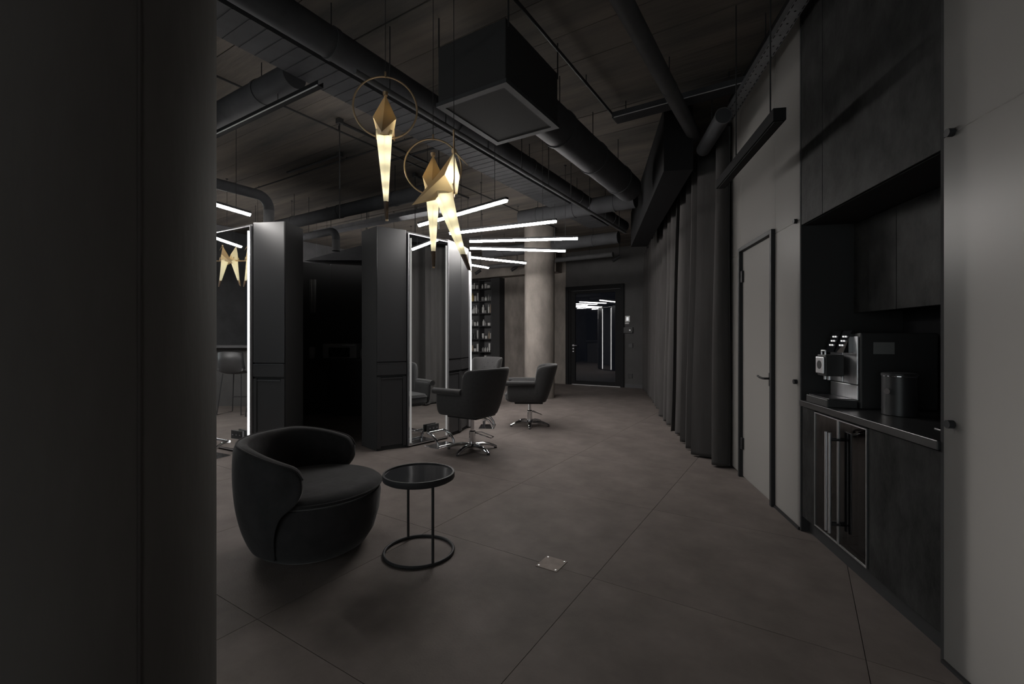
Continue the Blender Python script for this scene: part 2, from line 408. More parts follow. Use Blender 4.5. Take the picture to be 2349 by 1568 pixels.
# ------------------------------------------------------------------ columns
def column(name, c, r, m, label, seam_deg, ringz=None):
    t = thing(name, label, 'column', (c[0], c[1], 0))
    b = MB().lathe([(r,0),(r,CZ-.001)], 72).build('shaft', m, t, smooth=True)
    for d in seam_deg:
        x, y = r*math.cos(R(d)), r*math.sin(R(d))
        MB().cyl((x*1.0,y*1.0,0),(x*1.0,y*1.0,CZ),.0035,6).build('formwork_seam', 'grout', t)
    if ringz:
        MB().lathe([(r+.001,ringz),(r+.007,ringz+.01),(r+.007,CZ-.002)],72).build('upper_ring', m, t, smooth=True)
    return t
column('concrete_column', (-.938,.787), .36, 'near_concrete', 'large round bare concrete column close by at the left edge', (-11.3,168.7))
column('concrete_column', (.62,10.25), .335, 'concrete', 'round bare concrete column standing behind the far styling chair', (200,), 3.05)

# ------------------------------------------------------------------ curtains along the right wall
def curtain(s0, s1, label, first=False, seed=0):
    rnd = random.Random(seed); rows = []; n = int((s1-s0)/.018)
    ph = rnd.uniform(0,6); ph2 = rnd.uniform(0,6)
    pts = []
    if first:
        pts += [(-.02, s0+.02), (-.06, s0+.0), (-.11, s0-.012), (-.15, s0-.01)]
    ph = rnd.uniform(0,6); folds = []; q = s0
    while q < s1+1:
        folds.append((q, rnd.uniform(.30,.52), rnd.uniform(.09,.15), rnd.uniform(-.03,.03))); q += folds[-1][1]
    for i in range(n+1):
        s = s0 + (s1-s0)*i/n
        f = [k for k in folds if k[0] <= s][-1]
        u = (s-f[0])/f[1]
        kf = min(1,max(0,(s-7.2)/3.6))
        t = -.185 + .105*kf + f[3]*math.sin(math.pi*u)**2*(1-kf) + f[2]*(1-.55*kf)*math.cos(2*math.pi*(u+.10*math.sin(2*math.pi*u)))*-1 + .012*math.sin(2*math.pi*s/.115+ph2)
        if first and i < 6: t = -.17 + (t+.17)*i/6
        pts.append((t, s))
    zs = [.02,.06,.3,.7,1.2,1.7,2.2,2.7,3.1,3.5]
    for z in zs:
        k = 1 - .28*(z/3.5); r = []
        for i,(t,s) in enumerate(pts):
            wv = .006*math.sin(z*2.1+i*.35)
            r.append((t*k -.03*(1-k) + wv, s, z))
        rows.append(r)
    o = MB().grid(rows).build('curtain', 'curtain', loc=rw(0,0), rz=-TW, smooth=True, fix=False)
    so = o.modifiers.new('t','SOLIDIFY'); so.thickness = .006
    for p in o.data.polygons: p.use_smooth = True
    return tag(o, label, 'curtain', 'grey floor-length curtains')
curtain(4.73, 6.42, 'dark grey floor-length curtain next to the frosted glass door', True, 3)
curtain(6.46, 8.9, 'dark grey floor-length curtain hanging in the middle of the curtain row', False, 5)
curtain(8.94, 11.9, 'dark grey floor-length curtain nearest the far wall with the switches', False, 11)
tag(MB().box(-.66,-.36,4.86,9.0,3.12,CZ-.001).build('curtain_bulkhead', 'black_deep', loc=rw(0,0), rz=-TW), 'black boxed ceiling bulkhead running above the grey curtains', 'bulkhead')

# ------------------------------------------------------------------ far glass door and wall controls
def wpx(px, a):            # grid offset of the sight line through image column px at grid depth a (layout aid)
    q = (px-1174.5)/1047.0
    Y = a/(math.sin(TG)*q+math.cos(TG)); return math.cos(TG)*q*Y - math.sin(TG)*Y
d2 = thing('door_2', 'x', 'door', gr(-5.77, 12.0), -TG); struct(d2); del d2['label'], d2['category']
DW = 1.73
MB().box(-.0,.10,-.05,.12,0,2.8).box(DW-.10,DW,-.05,.12,0,2.8).box(.10,DW-.10,-.05,.12,2.68,2.8).build('door_frame', 'black_deep', d2, bevel=.005)
MB().box(.10,.16,-.03,.09,0,2.68).build('jamb', 'black_deep', d2, bevel=.004)
lf = MB().box(.165,.30,-.02,.05,.02,2.67).box(DW-.25,DW-.105,-.02,.05,.02,2.67).box(.30,DW-.25,-.02,.05,2.59,2.67).box(.30,DW-.25,-.02,.05,.02,.12).build('leaf', 'black_deep', d2, bevel=.004)
MB().box(.30,DW-.25,.005,.02,.12,2.59).build('pane', 'door_glass', d2)
MB().tube([(.235,-.02,1.12),(.235,-.07,1.12),(.25,-.075,1.12),(.37,-.075,1.12)],.011,10).cyl((.235,-.026,1.03),(.235,-.018,1.03),.022,14).cyl((.235,-.026,.95),(.235,-.018,.95),.018,14).cyl((.235,-.026,1.12),(.235,-.018,1.12),.028,14).build('handle', 'steel', lf, smooth=True)
def plate(name, label, cat, px, py, w, h, m, dep=.02):
    wq = wpx(px, 12.0); Y = 12.0/(math.sin(TG)*(px-1174.5)/1047+math.cos(TG)); z = H+(775-py)/1047*Y
    t = thing(name, label, cat, gr(wq, 12.0, z), -TG)
    MB().box(-w/2,w/2,-dep,0,-h/2,h/2).build('housing', m, t, bevel=.004)
    return t
p = plate('thermostat', 'white thermostat with lit screen on the dark far wall', 'thermostat', 1440, 731, .13, .16, 'white_plastic')
MB().box(-.03,.03,-.024,-.02,-.045,.045).build('display', 'screen', p)
p = plate('card_reader', 'small pale keypad just under the lit thermostat', 'keypad', 1439, 741, .12, .05, 'grey_plastic')
MB().box(-.045,.045,-.024,-.02,-.015,.015).build('keys', 'white_plastic', p)
p = plate('intercom_box', 'wide black intercom box beside the far glass door', 'intercom', 1442, 757, .25, .16, 'black_plastic', .05)
MB().cyl((.05,-.056,0),(.05,-.05,0),.02,14).build('button', 'steel', p)
p = plate('light_switch', 'square black light switch on the far wall below the intercom', 'switch', 1447, 792, .12, .12, 'black_plastic')
MB().box(-.045,.045,-.026,-.02,-.045,.045).build('rocker', 'black_satin', p)
p = plate('wall_socket', 'square black wall socket low on the far wall', 'socket', 1446, 862, .12, .12, 'black_plastic')
MB().cyl((0,-.022,0),(0,-.018,0),.035,18).build('socket_face', 'black_satin', p)

# ------------------------------------------------------------------ ring of mirror stations
def chord(a0, a1):
    mid = (a0+a1)/2; half = R((a1-a0)/2)
    x, y = pol(mid, DR*math.cos(half)); return (x, y, 0), R(mid+90), DR*math.sin(half), half
HT = 2.65
def station_cabinet(a0, a1, label, skew=0.0, group='black storage cabinets of the mirror ring'):
    loc, rz, h, half = chord(a0, a1)
    t = thing('storage_cabinet', label, 'cabinet', loc, rz, group)
    dpt = .40; inn = h - dpt*math.tan(half)*.9
    MB().prism([(-h+.002,.024),(h-.002,.024),(inn,dpt),(-inn-skew,dpt)], .0, HT).build('body', 'black_matte', t, bevel=.003)
    MB().box(-h+.003,h-.003,0,.022,1.05,HT-.006).build('upper_door', 'black_satin', t, bevel=.003)
    d = MB().box(-h+.003,h-.003,-.004,.022,.89,1.037).build('drawer', 'black_satin', t, bevel=.003)
    MB().box(-h+.01,h-.01,-.006,-.002,1.030,1.037).build('drawer_lip', 'dark_steel', d)
    MB().box(-h+.003,-h+.045,0,.022,.03,.868).box(h-.045,h-.003,0,.022,.03,.868).build('stile', 'black_satin', t, bevel=.002)
    d = MB().box(-h+.047,h-.047,.008,.022,.05,.855).build('lower_door', 'black_satin', t, bevel=.004)
    MB().box(-h+.05,h-.05,-.001,.010,.846,.858).build('handle_rail', 'dark_steel', d)
    return t
def mirror_unit(a0, a1, label, strip):
    loc, rz, h, half = chord(a0, a1)
    t = thing('lit_mirror', label, 'mirror', loc, rz, 'tall mirrors of the styling ring')
    dpt = .40; inn = h - dpt*math.tan(half)*.9
    MB().prism([(-h+.002,.0),(h-.002,.0),(inn,dpt),(-inn,dpt)], .0, HT-.02).build('body', 'black_matte', t)
    MB().box(-h+.012,h-.012,-.022,-.002,.035,HT-.06).build('mirror_glass', 'mirror', t)
    f = MB().box(-h+.002,-h+.010,-.030,-.002,.02,HT-.045).box(h-.010,h-.002,-.030,-.002,.02,HT-.045)
    f.box(-h+.010,h-.010,-.030,-.002,HT-.054,HT-.045).box(-h+.010,h-.010,-.030,-.002,.02,.030)
    f.build('frame', 'steel', t)
    for sx in (-1,1):
        x = sx*(h-.040)
        MB().box(x-.008,x+.008,-.032,-.0225,.05,HT-.10).build('light_strip', strip, t, bevel=.002)
    return t
def footrest(ang, r, label, rz_off=0):
    x, y = pol(ang, r); t = thing('footrest', label, 'footrest', (x,y,0), R(ang+90+rz_off), 'chrome footrests')
    MB().box(-.17,.17,-.10,.13,0,.008).build('base_plate', 'chrome', t, bevel=.002)
    for sx in (-1,1):
        MB().tube([(sx*.13,-.075,.006),(sx*.13,-.062,.06),(sx*.13,-.02,.115),(sx*.13,.05,.15),(sx*.13,.12,.16)],.014,10,flat=(1.3,.9)).build('curved_arm', 'chrome', t, smooth=True)
    MB().cyl((-.14,.12,.16),(.14,.12,.16),.015,12).build('foot_bar', 'chrome', t, smooth=True)
    MB().cyl((-.13,-.075,.016),(.13,-.075,.016),.009,10).build('lower_bar', 'chrome', t, smooth=True)
    return t
def socket_strip(ang, r, z, label, tang=0., w=.19):
    x, y = pol(ang, r); t = thing('socket_strip', label, 'socket', (x - tang*math.sin(R(ang)), y + tang*math.cos(R(ang)), z), R(ang+90), 'black three-way socket strips')
    MB().box(-w/2,w/2,-.022,-.0,-.048,.048).build('housing', 'black_plastic', t, bevel=.004)
    for k in (-1,0,1):
        MB().cyl((k*.058,-.026,0),(k*.058,-.0215,0),.020,16).build('socket_face', 'black_satin', t)
        MB().box(k*.058-.008,k*.058+.008,-.028,-.0258,-.003,.003).build('contact', 'steel', t)
    return t
mirror_unit(-131,-106.1,'tall mirror with bright light strip behind the velvet armchair', 'led_strip')
station_cabinet(-106,-93.5,'tall black cabinet left of the dark passage, beside the bright light strip')
station_cabinet(-61.5,-50.1,'tall black cabinet right of the dark passage, before the styling chairs', .10)
mirror_unit(-50,-29,'tall mirror reflecting the styling chair and the grey curtain', 'led_dim')
station_cabinet(-28.9,-17.7,'tall black cabinet directly behind the nearest styling chair')
station_cabinet(-17.6,-6.4,'narrow-looking black cabinet at the right end of the visible ring')
mirror_unit(-6.3,15,'tall mirror seen edge-on with two white light strips', 'led_strip')
station_cabinet(15.1,26.3,'black cabinet on the hidden far side, first past the edge-on mirror')
station_cabinet(26.4,37.6,'black cabinet on the hidden far side, second past the edge-on mirror')
mirror_unit(37.7,58.7,'tall mirror facing the tufted far styling chair', 'led_strip')
station_cabinet(58.8,80,'wide black cabinet on the rear of the mirror ring')
mirror_unit(80.1,101,'tall rear mirror turned to the shelf wall', 'led_strip')
station_cabinet(101.1,123,'wide black cabinet on the rear left of the mirror ring')
mirror_unit(123.1,144,'tall rear mirror turned to the window side', 'led_strip')
station_cabinet(144.1,166,'wide black cabinet on the window side of the mirror ring')
mirror_unit(166.1,187,'tall side mirror turned to the left wall', 'led_strip')
station_cabinet(187.1,210,'wide black cabinet turned to the left wall')
station_cabinet(210.1,228.9,'wide black cabinet left of the bright light strip mirror')
footrest(-39.4, 2.05, 'chrome footrest in front of the mirror by the nearest chair')
footrest(-3.0, 2.10, 'chrome footrest behind the pole of the nearest chair', 0)
footrest(-117, 2.05, 'chrome footrest at the mirror behind the velvet armchair')
socket_strip(-38.5, 1.833, .19, 'black socket strip low on the mirror by the nearest chair')
socket_strip(-2.0, 2.02, .05, 'black socket strip on the floor behind the nearest chair pole')
socket_strip(-112.5, 1.833, .22, 'black socket strip low on the mirror behind the velvet armchair')

# things inside the ring, seen through the passage
c = thing('back_counter', 'black counter inside the mirror ring', 'counter', (*pol(93, 1.12), 0), R(93+90))
MB().box(-.62,.62,-.28,.28,.94,.98).build('counter_top', 'black_satin', c)
MB().box(-.60,.60,-.26,.28,.0,.94).build('carcass', 'black_matte', c)
c = thing('microwave_oven', 'dark grey microwave oven on the counter inside the ring', 'microwave', (-2.92, 7.88, .98), R(2))
MB().box(-.28,.28,-.17,.19,.01,.25).build('body', 'grey_plastic', c, bevel=.006)
MB().box(-.18,.17,-.176,-.169,.03,.19).build('door', 'dark_glass', c)
MB().box(.05,.25,-.185,-.17,.225,.235).build('handle', 'steel', c)
c = tag(MB().lathe([(.045,0),(.047,.01),(.047,.13),(.03,.15),(.03,.17)],20).build('storage_jar', 'grey_plastic', loc=(-2.56,7.84,.98), smooth=True), 'small grey jar on the counter right of the microwave', 'jar')
c = thing('paper_box', 'low grey box on the counter at the right end', 'box', (-2.39,7.86,.98))
MB().box(-.065,.065,-.05,.05,0,.085).build('carton', 'grey_plastic', c, bevel=.003)
MB().box(-.067,.067,-.052,.052,.085,.095).build('lid', 'grey_plastic', c, bevel=.002)
c = tag(MB().lathe([(.05,0),(.055,.02),(.055,.17),(.04,.20)],20).build('storage_jar', 'grey_plastic', loc=(-3.42,7.80,.98), smooth=True), 'grey jar on the counter left of the microwave', 'jar')
c = tag(MB().grid([[(-.05+.1*i/8, .012*math.sin(i*1.7), z) for i in range(9)] for z in (0,.2,.4,.55)]).build('hand_towel', 'grey_plastic', loc=(-3.30,7.55,1.75), smooth=True, fix=False), 'dark grey towel hanging inside the passage', 'towel')
so = c.modifiers.new('t','SOLIDIFY'); so.thickness = .012

# ------------------------------------------------------------------ suspended light bars radiating from the ring
def light_bar(ang, r0, r1, label, z=2.75):
    x, y = pol(ang, r0); L = r1-r0
    t = thing('light_bar', label, 'light', (x,y,z), R(ang), 'white suspended light bars')
    MB().box(0,L,-.0215,.0215,.010,.036).build('profile', 'black_metal', t)
    MB().prismx([(-.021,.010),(-.005,-.017),(.005,-.017),(.021,.010)],.004,L-.004).build('diffuser', 'led_bar', t)
    for q in (.18, L-.18):
        MB().cyl((q,0,.036),(q,0,CZ-z-.001),.0028,6).build('suspension_wire', 'black_metal', t)
        MB().lathe([(.012,.0),(.02,.012)],10,(q,0)).build('wire_cap', 'black_metal', t).location = (0,0,CZ-z-.012)
    return t
light_bar(-108.7,1.78,3.33,'suspended light bar at the left, ahead of the bright mirror')
light_bar(-43,1.74,3.28,'highest-looking suspended light bar, right behind the bird lamps')
light_bar(-25,1.77,3.30,'second suspended light bar down behind the bird lamps')
light_bar(-7.4,1.84,3.42,'third suspended light bar down, reaching furthest right')
light_bar(8.6,1.80,3.36,'fourth suspended light bar down, ending left of the third')
light_bar(32,1.80,3.20,'fifth suspended light bar down, ending at the concrete column')
light_bar(49.2,1.80,3.02,'lowest-looking short suspended light bar above the product shelf')
for k, an in enumerate((68,86,104,122,140,158,176,194,212)):
    light_bar(an,1.80,3.32,'white suspended light bar on the rear side of the mirror ring')

# ------------------------------------------------------------------ styling chairs
def make_chair(label, lift=0.0):
    t = thing('styling_chair', label, 'chair', (0,0,0), 0, 'dark grey styling chairs around the ring')
    half = [(.335,.287,.675,0),(.25,.298,.675,0),(.12,.305,.675,0),(.0,.309,.675,.0),(-.065,.310,.678,.005),(-.085,.310,.70,.01),(-.098,.309,.84,.03),(-.122,.306,.895,.045),(-.165,.298,.922,.07),(-.215,.270,.932,.105),(-.255,.205,.936,.13),(-.28,.105,.94,.142),(-.287,0,.942,.145)]
    pts = half + [(x,-y,h_,f) for x,y,h_,f in half[-2::-1]]
    rows = []; m = len(pts)
    for i,(x,y,h_,fl_) in enumerate(pts):
        x0,y0 = pts[max(i-1,0)][:2]; x1,y1 = pts[min(i+1,m-1)][:2]
        d = Vector((x1-x0,y1-y0)).normalized(); nrm = Vector((d.y,-d.x))
        if nrm.dot(Vector((x+.02,y))) < 0: nrm = -nrm
        th = .05
        row = []
        zl = .385 - .02*math.cos(min(1,abs(y)/.31)*1.5)
        def off(o_, z):
            q = (z-.42)/.5
            e = o_ + fl_*max(0,q) - .035*max(0, (.47-z)/.1)
            return (x+nrm.x*e, y+nrm.y*e, z)
        for z in (zl, zl+.03, .5, h_-.12 if h_>.75 else .58, h_-.03): row.append(off(.0, z))
        row.append(off(-th*.3, h_+.0)); row.append(off(-th*.75, h_)); row.append(off(-th, h_-.03))
        for z in (h_-.12 if h_>.75 else .58, .5, zl+.03, zl): row.append(off(-th, z))
        rows.append(row)
    up = (0,0,lift)
    MB().grid(rows, closed_v=True, cap_u=True).build('shell', 'chair_fabric', t, sub=2, loc=up)
    for sy in (-1,1):
        MB().tube([(.345,sy*.292,.665),(.2,sy*.305,.668),(.05,sy*.312,.668),(-.075,sy*.310,.668)],.036,12).build('arm_roll', 'chair_fabric', t, smooth=True, loc=up)
    c = []
    prof = [(.0,.385),(.9,.385),(1.0,.42),(1.0,.485),(.93,.52),(.6,.535),(.0,.54)]
    rws = []
    for q, z in prof:
        r_ = []
        for k in range(28):
            a_ = 2*math.pi*k/28; cx_, sy_ = math.cos(a_), math.sin(a_)
            ex = math.copysign(abs(cx_)**.45, cx_); ey = math.copysign(abs(sy_)**.45, sy_)
            r_.append((.075+.295*ex*max(q,.02), .245*ey*max(q,.02), z))
        rws.append(r_)
    MB().grid(rws, closed_v=True, cap_u=True).build('seat_cushion', 'chair_fabric', t, smooth=True, loc=up)
    MB().tube([(.075+.297*math.copysign(abs(math.cos(a_))**.45,math.cos(a_)), .247*math.copysign(abs(math.sin(a_))**.45,math.sin(a_)), .488) for a_ in [2*math.pi*k/40 for k in range(40)]],.005,6,closed=True).build('piping', 'chair_fabric', t, smooth=True, loc=up)
    for yy, zz in ((-.12,.74),(0,.74),(.12,.74),(-.06,.64),(.06,.64),(-.06,.83),(.06,.83)):
        x = -.245 - .10*max(0,(zz-.42)/.5) + .012 + abs(yy)*.12
        MB().lathe([(.003,-.006),(.011,-.003),(.012,0),(.008,.004),(.001,.006)],10).build('button', 'chair_fabric', t, loc=(x,yy,zz+lift), rot=(0,R(90),0), smooth=True)
    MB().box(-.2,.22,-.2,.2,.352,.388).build('seat_plate', 'black_metal', t, bevel=.01, loc=up)
    MB().cyl((0,0,.22),(0,0,.356+lift),.021,18).build('piston', 'chrome', t, smooth=True)
    MB().lathe([(.040,.075),(.040,.225),(.034,.232),(.022,.236)],24).build('column', 'chrome', t, smooth=True)
    MB().tube([(-.02,-.04,.21),(-.06,-.10,.205),(-.13,-.20,.15),(-.17,-.20,.14),(-.185,-.12,.14),(-.12,-.04,.185),(-.04,.0,.21)],.0065,8).build('pump_lever', 'chrome', t, smooth=True)
    MB().lathe([(.065,.045),(.068,.06),(.055,.078),(.04,.085)],24).build('hub', 'chrome', t, smooth=True)
    for k in range(5):
        a_ = R(72*k+20); cs, sn = math.cos(a_), math.sin(a_)
        MB().tube([(cs*q, sn*q, z) for q,z in ((.04,.062),(.12,.070),(.20,.058),(.27,.034),(.305,.016))],[.034,.030,.026,.023,.019],10,flat=(1.0,.7)).build('base_arm', 'chrome', t, smooth=True)
        MB().lathe([(.018,0),(.02,.006),(.016,.012)],12,(cs*.295,sn*.295)).build('foot_glide', 'black_plastic', t, smooth=True)
    return t
ch = make_chair('dark grey styling chair nearest the camera, seen from behind', .05)
def face(x, y): return math.atan2(DC[1]-y, DC[0]-x)
ch.location = (-.47, 5.42, 0); ch.rotation_euler = (0,0,face(-.47,5.42)+R(6))
ch2 = make_chair('dark grey styling chair in side view before the concrete column')
ch2.location = (.27, 6.96, 0); ch2.rotation_euler = (0,0,face(.27,6.96)+R(-4))
dup(ch2, (-.62, 9.25, 0), face(-.62,9.25)+R(6), 'tufted styling chair facing the camera behind the nearest chair')

# ------------------------------------------------------------------ velvet tub armchair
AC = (-1.27, 2.93)
t = thing('tub_armchair', 'black velvet tub armchair with wraparound back beside the side table', 'armchair', (AC[0],AC[1],0), R(0))
MB().lathe([(.245,.0),(.25,.03)],40).build('swivel_base', 'black_plastic', t)
MB().lathe([(.02,.02),(.29,.02),(.325,.04),(.37,.11),(.402,.22),(.412,.33),(.405,.362),(.02,.365)],56).build('base', 'velvet', t, smooth=True)
ct = []
cu = MB().lathe([(.02,.365),(.395,.365),(.412,.378),(.415,.395),(.40,.412),(.34,.428),(.2,.438),(.02,.44)],56).build('seat_cushion', 'velvet', t, smooth=True)
MB().tube([(.416*math.cos(R(k*6)), .416*math.sin(R(k*6)), .392) for k in range(60)],.006,6,closed=True).build('piping', 'velvet', cu, smooth=True)
rows = []; N = 56; UM = 106
def rad(z): 
    P_ = [(.03,.325),(.10,.368),(.2,.405),(.32,.428),(.45,.440),(.58,.442),(.75,.432)]
    for (z0,r0),(z1,r1) in zip(P_,P_[1:]):
        if z <= z1: return r0+(r1-r0)*max(0,(z-z0)/(z1-z0))
    return P_[-1][1]
pipe = []
for i in range(N+1):
    u = -UM + 2*UM*i/N; au = abs(u); ang = R(180+u)
    hgt = .708 - .105*max(0,(au-45)/61)**1.5
    zlo = .035 if au < 80 else (.035 + .30*((au-80)/10)**.6 if au < 90 else .335+.10*(au-90)/16)
    e = max(0,(au-97)/9)               # round the arm end off
    cz = (hgt*.5+zlo*.5); sh = math.sqrt(max(.0,1-e*e))*.55+.45 if e>0 else 1
    hgt = cz+(hgt-cz)*sh; zlo = cz+(zlo-cz)*sh
    th = .085*(1-.35*e)
    row = []
    zs = [zlo+(hgt-.03-zlo)*q for q in (0,.06,.2,.4,.6,.8,1)]
    for z in zs: rr_ = rad(z)+.012; row.append((rr_*math.cos(ang), rr_*math.sin(ang), z))
    rt = rad(hgt)
    for dr_, dz_ in ((-.004,-.008),(-.035,.0),(-.065,-.012)):
        row.append(((rt+dr_)*math.cos(ang),(rt+dr_)*math.sin(ang),hgt+dz_))
    zin = max(zlo, .40) if au < 100 else zlo
    for q in (1,.75,.5,.25,0):
        z = zin+(hgt-.045-zin)*q; rr_ = rad(max(z,.45))+.012-th-.02*(1-q)
        if zlo < .36: rr_ = rad(max(z,.45))+.012-th
        row.append((rr_*math.cos(ang), rr_*math.sin(ang), z))
    rows.append(row); pipe.append(row[7])
sh_ = MB().grid(rows, closed_v=True, cap_u=True).build('backrest_shell', 'velvet', t, sub=2)
MB().tube(pipe,.005,6).build('piping', 'velvet', sh_, smooth=True)

# ------------------------------------------------------------------ round side table
t = thing('side_table', 'round black side table with glossy top and ring base', 'table', (-.579,2.84,0), 0)
tp = MB().lathe([(.0,.488),(.206,.488),(.206,.490),(.0,.492)][1:],64).build('table_top', 'table_gloss', t, smooth=True)
MB().lathe([(.206,.462),(.219,.462),(.2205,.465),(.2205,.494),(.219,.497),(.208,.497),(.2065,.494),(.206,.462)],64).build('rim', 'black_metal', tp, smooth=True)
MB().lathe([(.02,.455),(.207,.455),(.207,.487),(.02,.4875)],64).build('top_tray', 'black_metal', t, smooth=True)
MB().tube([(.212*math.cos(R(k*5)),.212*math.sin(R(k*5)),.0095) for k in range(72)],.0095,10,closed=True).build('base_ring', 'black_metal', t, smooth=True)
for an in (121,-56):
    x,y = .208*math.cos(R(an)),.208*math.sin(R(an))
    MB().cyl((x,y,.012),(x,y,.47),.0085,12).build('post', 'black_metal', t, smooth=True)

# ------------------------------------------------------------------ bird lamps
def bird_parts(t, off=(0,0,0), power=1.0):
    ox, oy, oz = off
    def V(*p): return (p[0]+ox, p[1]+oy, p[2]+oz)
    Hd=V(0,0,.262); Sp=V(-.055,.066,.10); Sm=V(-.055,-.066,.10); T=V(-.250,0,-.07); K=V(-.088,0,.135); B=V(.022,0,.012); F=V(.036,0,.12)
    Bp=V(-.005,.045,.012); Bm=V(-.005,-.045,.012)
    w = MB().add([Hd,Sp,K,T,Sm],[(0,1,2),(1,3,2),(0,2,4),(2,3,4)]).build('wing', 'bird_wing', t, fix=False)
    w.modifiers.new('t','SOLIDIFY').thickness = .0012
    MB().add([Hd,F,Sp,Sm,B,Bp,Bm],[(0,1,2),(0,3,1),(1,4,5),(1,5,2),(1,6,4),(1,3,6)]).build('breast', 'bird_paper', t, fix=False)
    MB().add([Sp,Sm,T,Bp,Bm,B],[(0,2,3),(1,4,2),(2,4,5),(2,5,3)]).build('belly', 'bird_wing', t, fix=False)
    def ring_(z, xc, hx, hy): return [V(xc-hx,0,z), V(xc-hx*.45,hy,z), V(xc+hx,hy*.8,z), V(xc+hx,-hy*.8,z), V(xc-hx*.45,-hy,z)]
    MB().grid([ring_(.012,-.068,.058,.046), ring_(-.06,-.045,.050,.040), ring_(-.20,.0,.034,.027), ring_(-.355,.055,.016,.014)], closed_v=True, cap_u=True).build('tail', 'bird_paper', t)
    tp = MB().grid([ring_(-.356,.055,.016,.0145), ring_(-.45,.094,.010,.010)], closed_v=True, cap_u=True).build('tail_tip', 'wood_tip', t)
    MB().add([V(.073,.011,-.356),V(.078,.011,-.356),V(.107,.008,-.46),V(.104,.008,-.46),V(.073,-.011,-.356),V(.078,-.011,-.356),V(.107,-.008,-.46),V(.104,-.008,-.46)],[(0,1,2,3),(4,7,6,5),(0,4,5,1),(3,2,6,7),(1,5,6,2),(0,3,7,4)]).build('tip_edge', 'brass', tp)
    MB().cyl(V(0,0,.255), V(.002,0,.275), .013, 12, .016).build('head_cap', 'brass', t, smooth=True)
    MB().cyl(V(.008,0,.262), V(.085,0,.185), .007, 8, .001).build('beak', 'brass', t)
    for sy in (-1,1):
        MB().tube([V(-.005,sy*.048,.055),V(.004,sy*.052,.02),V(0,sy*.052,-.008)],.005,6).build('claw', 'brass', t)
    for p, e in ((V(-.035,0,.11),.42),(V(-.06,0,-.03),.10),(V(-.02,0,-.12),.09),(V(.02,0,-.22),.06),(V(.042,0,-.30),.03)):
        l = bpy.data.lights.new('bird_bulb','POINT'); l.energy = e*BIRD_W*power; l.shadow_soft_size = .006; l.color = (1,.90,.64)
        lo = bpy.data.objects.new('bird_bulb', l); COL.objects.link(lo); lo.parent = t; lo.location = p
def bird_pendant(loc, rz, label):
    t = thing('bird_pendant_lamp', label, 'pendant lamp', loc, rz, 'glowing folded bird lamps')
    rr_ = .183
    MB().tube([(0, rr_*math.sin(R(k*5)), rr_-rr_*math.cos(R(k*5))) for k in range(72)], .0050, 8, closed=True, flat=(.7,1.1)).build('perch_ring', 'brass', t, smooth=True)
    MB().cyl((0,0,2*rr_),(0,0,CZ-loc[2]-.012),.0022,6).build('cord', 'black_metal', t)
    MB().cyl((0,0,2*rr_-.004),(0,0,2*rr_+.03),.006,10).build('cord_clamp', 'brass', t, smooth=True)
    MB().lathe([(.045,CZ-loc[2]-.03),(.05,CZ-loc[2]-.005),(.05,CZ-loc[2])],24).build('ceiling_rose', 'black_metal', t, smooth=True)
    bird_parts(t)
    return t
bird_pendant((-.749,2.70,2.508), R(101), 'glowing folded bird lamp in the leftmost brass ring')
bird_pendant((-.515,2.98,2.262), R(98), 'glowing folded bird lamp in the middle brass ring, seen from behind')
bird_pendant((-.352,2.76,2.192), R(8), 'glowing folded bird lamp with its beak to the right, nearest the light bars')

# ------------------------------------------------------------------ ceiling services
def along_a(name, label, cat, w, z, a0, a1, r, m, rings=0, group=None):
    t = thing(name, label, cat, gr(w,a0,z), -TG, group)
    L = a1-a0
    MB().cyl((0,0,0),(0,L,0),r,24).build('pipe', m, t, smooth=True)
    for k in range(rings):
        y = L*(k+.5)/rings
        MB().cyl((0,y-.02,0),(0,y+.02,0),r*1.06,24).build('joint_collar', m, t, smooth=True)
        MB().cyl((0,y+.0,r),(0,y,CZ-z-.001),.005,6).build('hanger_rod', 'black_metal', t)
    return t
def along_b(name, label, cat, a, z, w0, w1, r, m, rings=0, group=None):
    t = thing(name, label, cat, gr(w0,a,z), -TG, group)
    L = w1-w0
    MB().cyl((0,0,0),(L,0,0),r,24).build('pipe', m, t, smooth=True)
    for k in range(rings):
        x = L*(k+.5)/rings
        MB().cyl((x-.02,0,0),(x+.02,0,0),r*1.06,24).build('joint_collar', m, t, smooth=True)
        MB().cyl((x,0,r),(x,0,CZ-z-.001),.005,6).build('hanger_rod', 'black_metal', t)
    return t
G = 'ceiling ducts and pipes'
along_a('ventilation_duct','long black round duct crossing the ceiling behind the bird lamps','duct',-2.93,3.50,-1.5,8.65,.11,'duct',7,G)
t = thing('flat_duct','flat ribbed dark duct along the left side of the long round duct','duct',gr(-3.56,-1.5,3.50),-TG,G)
MB().box(0,.38,0,10.0,.006,.10).build('casing','duct',t)
for k in range(84): MB().box(0,.38,.1+k*.118,.108+k*.118,.0035,.006).build('rib','duct',t)
along_a('sprinkler_pipe','thin dark pipe with clips right of the long round duct','pipe',-2.76,3.28,2.2,8.25,.020,'duct_grey',9,G)
along_b('ventilation_duct','short black round duct meeting the flat duct above the left mirror','duct',2.25,3.53,-6.6,-3.59,.105,'duct',3,G)
t = thing('cable_tray','narrow cable tray with bright edge under the short left duct','cable tray',gr(-6.6,2.20,3.29),-TG,G)
MB().box(0,3.4,0,.05,.02,.026).box(0,3.4,0,.003,.02,.06).box(0,3.4,.047,.05,.02,.06).build('tray','black_deep',t)
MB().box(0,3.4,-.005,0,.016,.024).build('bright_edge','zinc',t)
for x in (.6,1.7,2.8): MB().cyl((x,.03,.024),(x,.03,.136),.004,6).build('hanger_rod','black_metal',t)
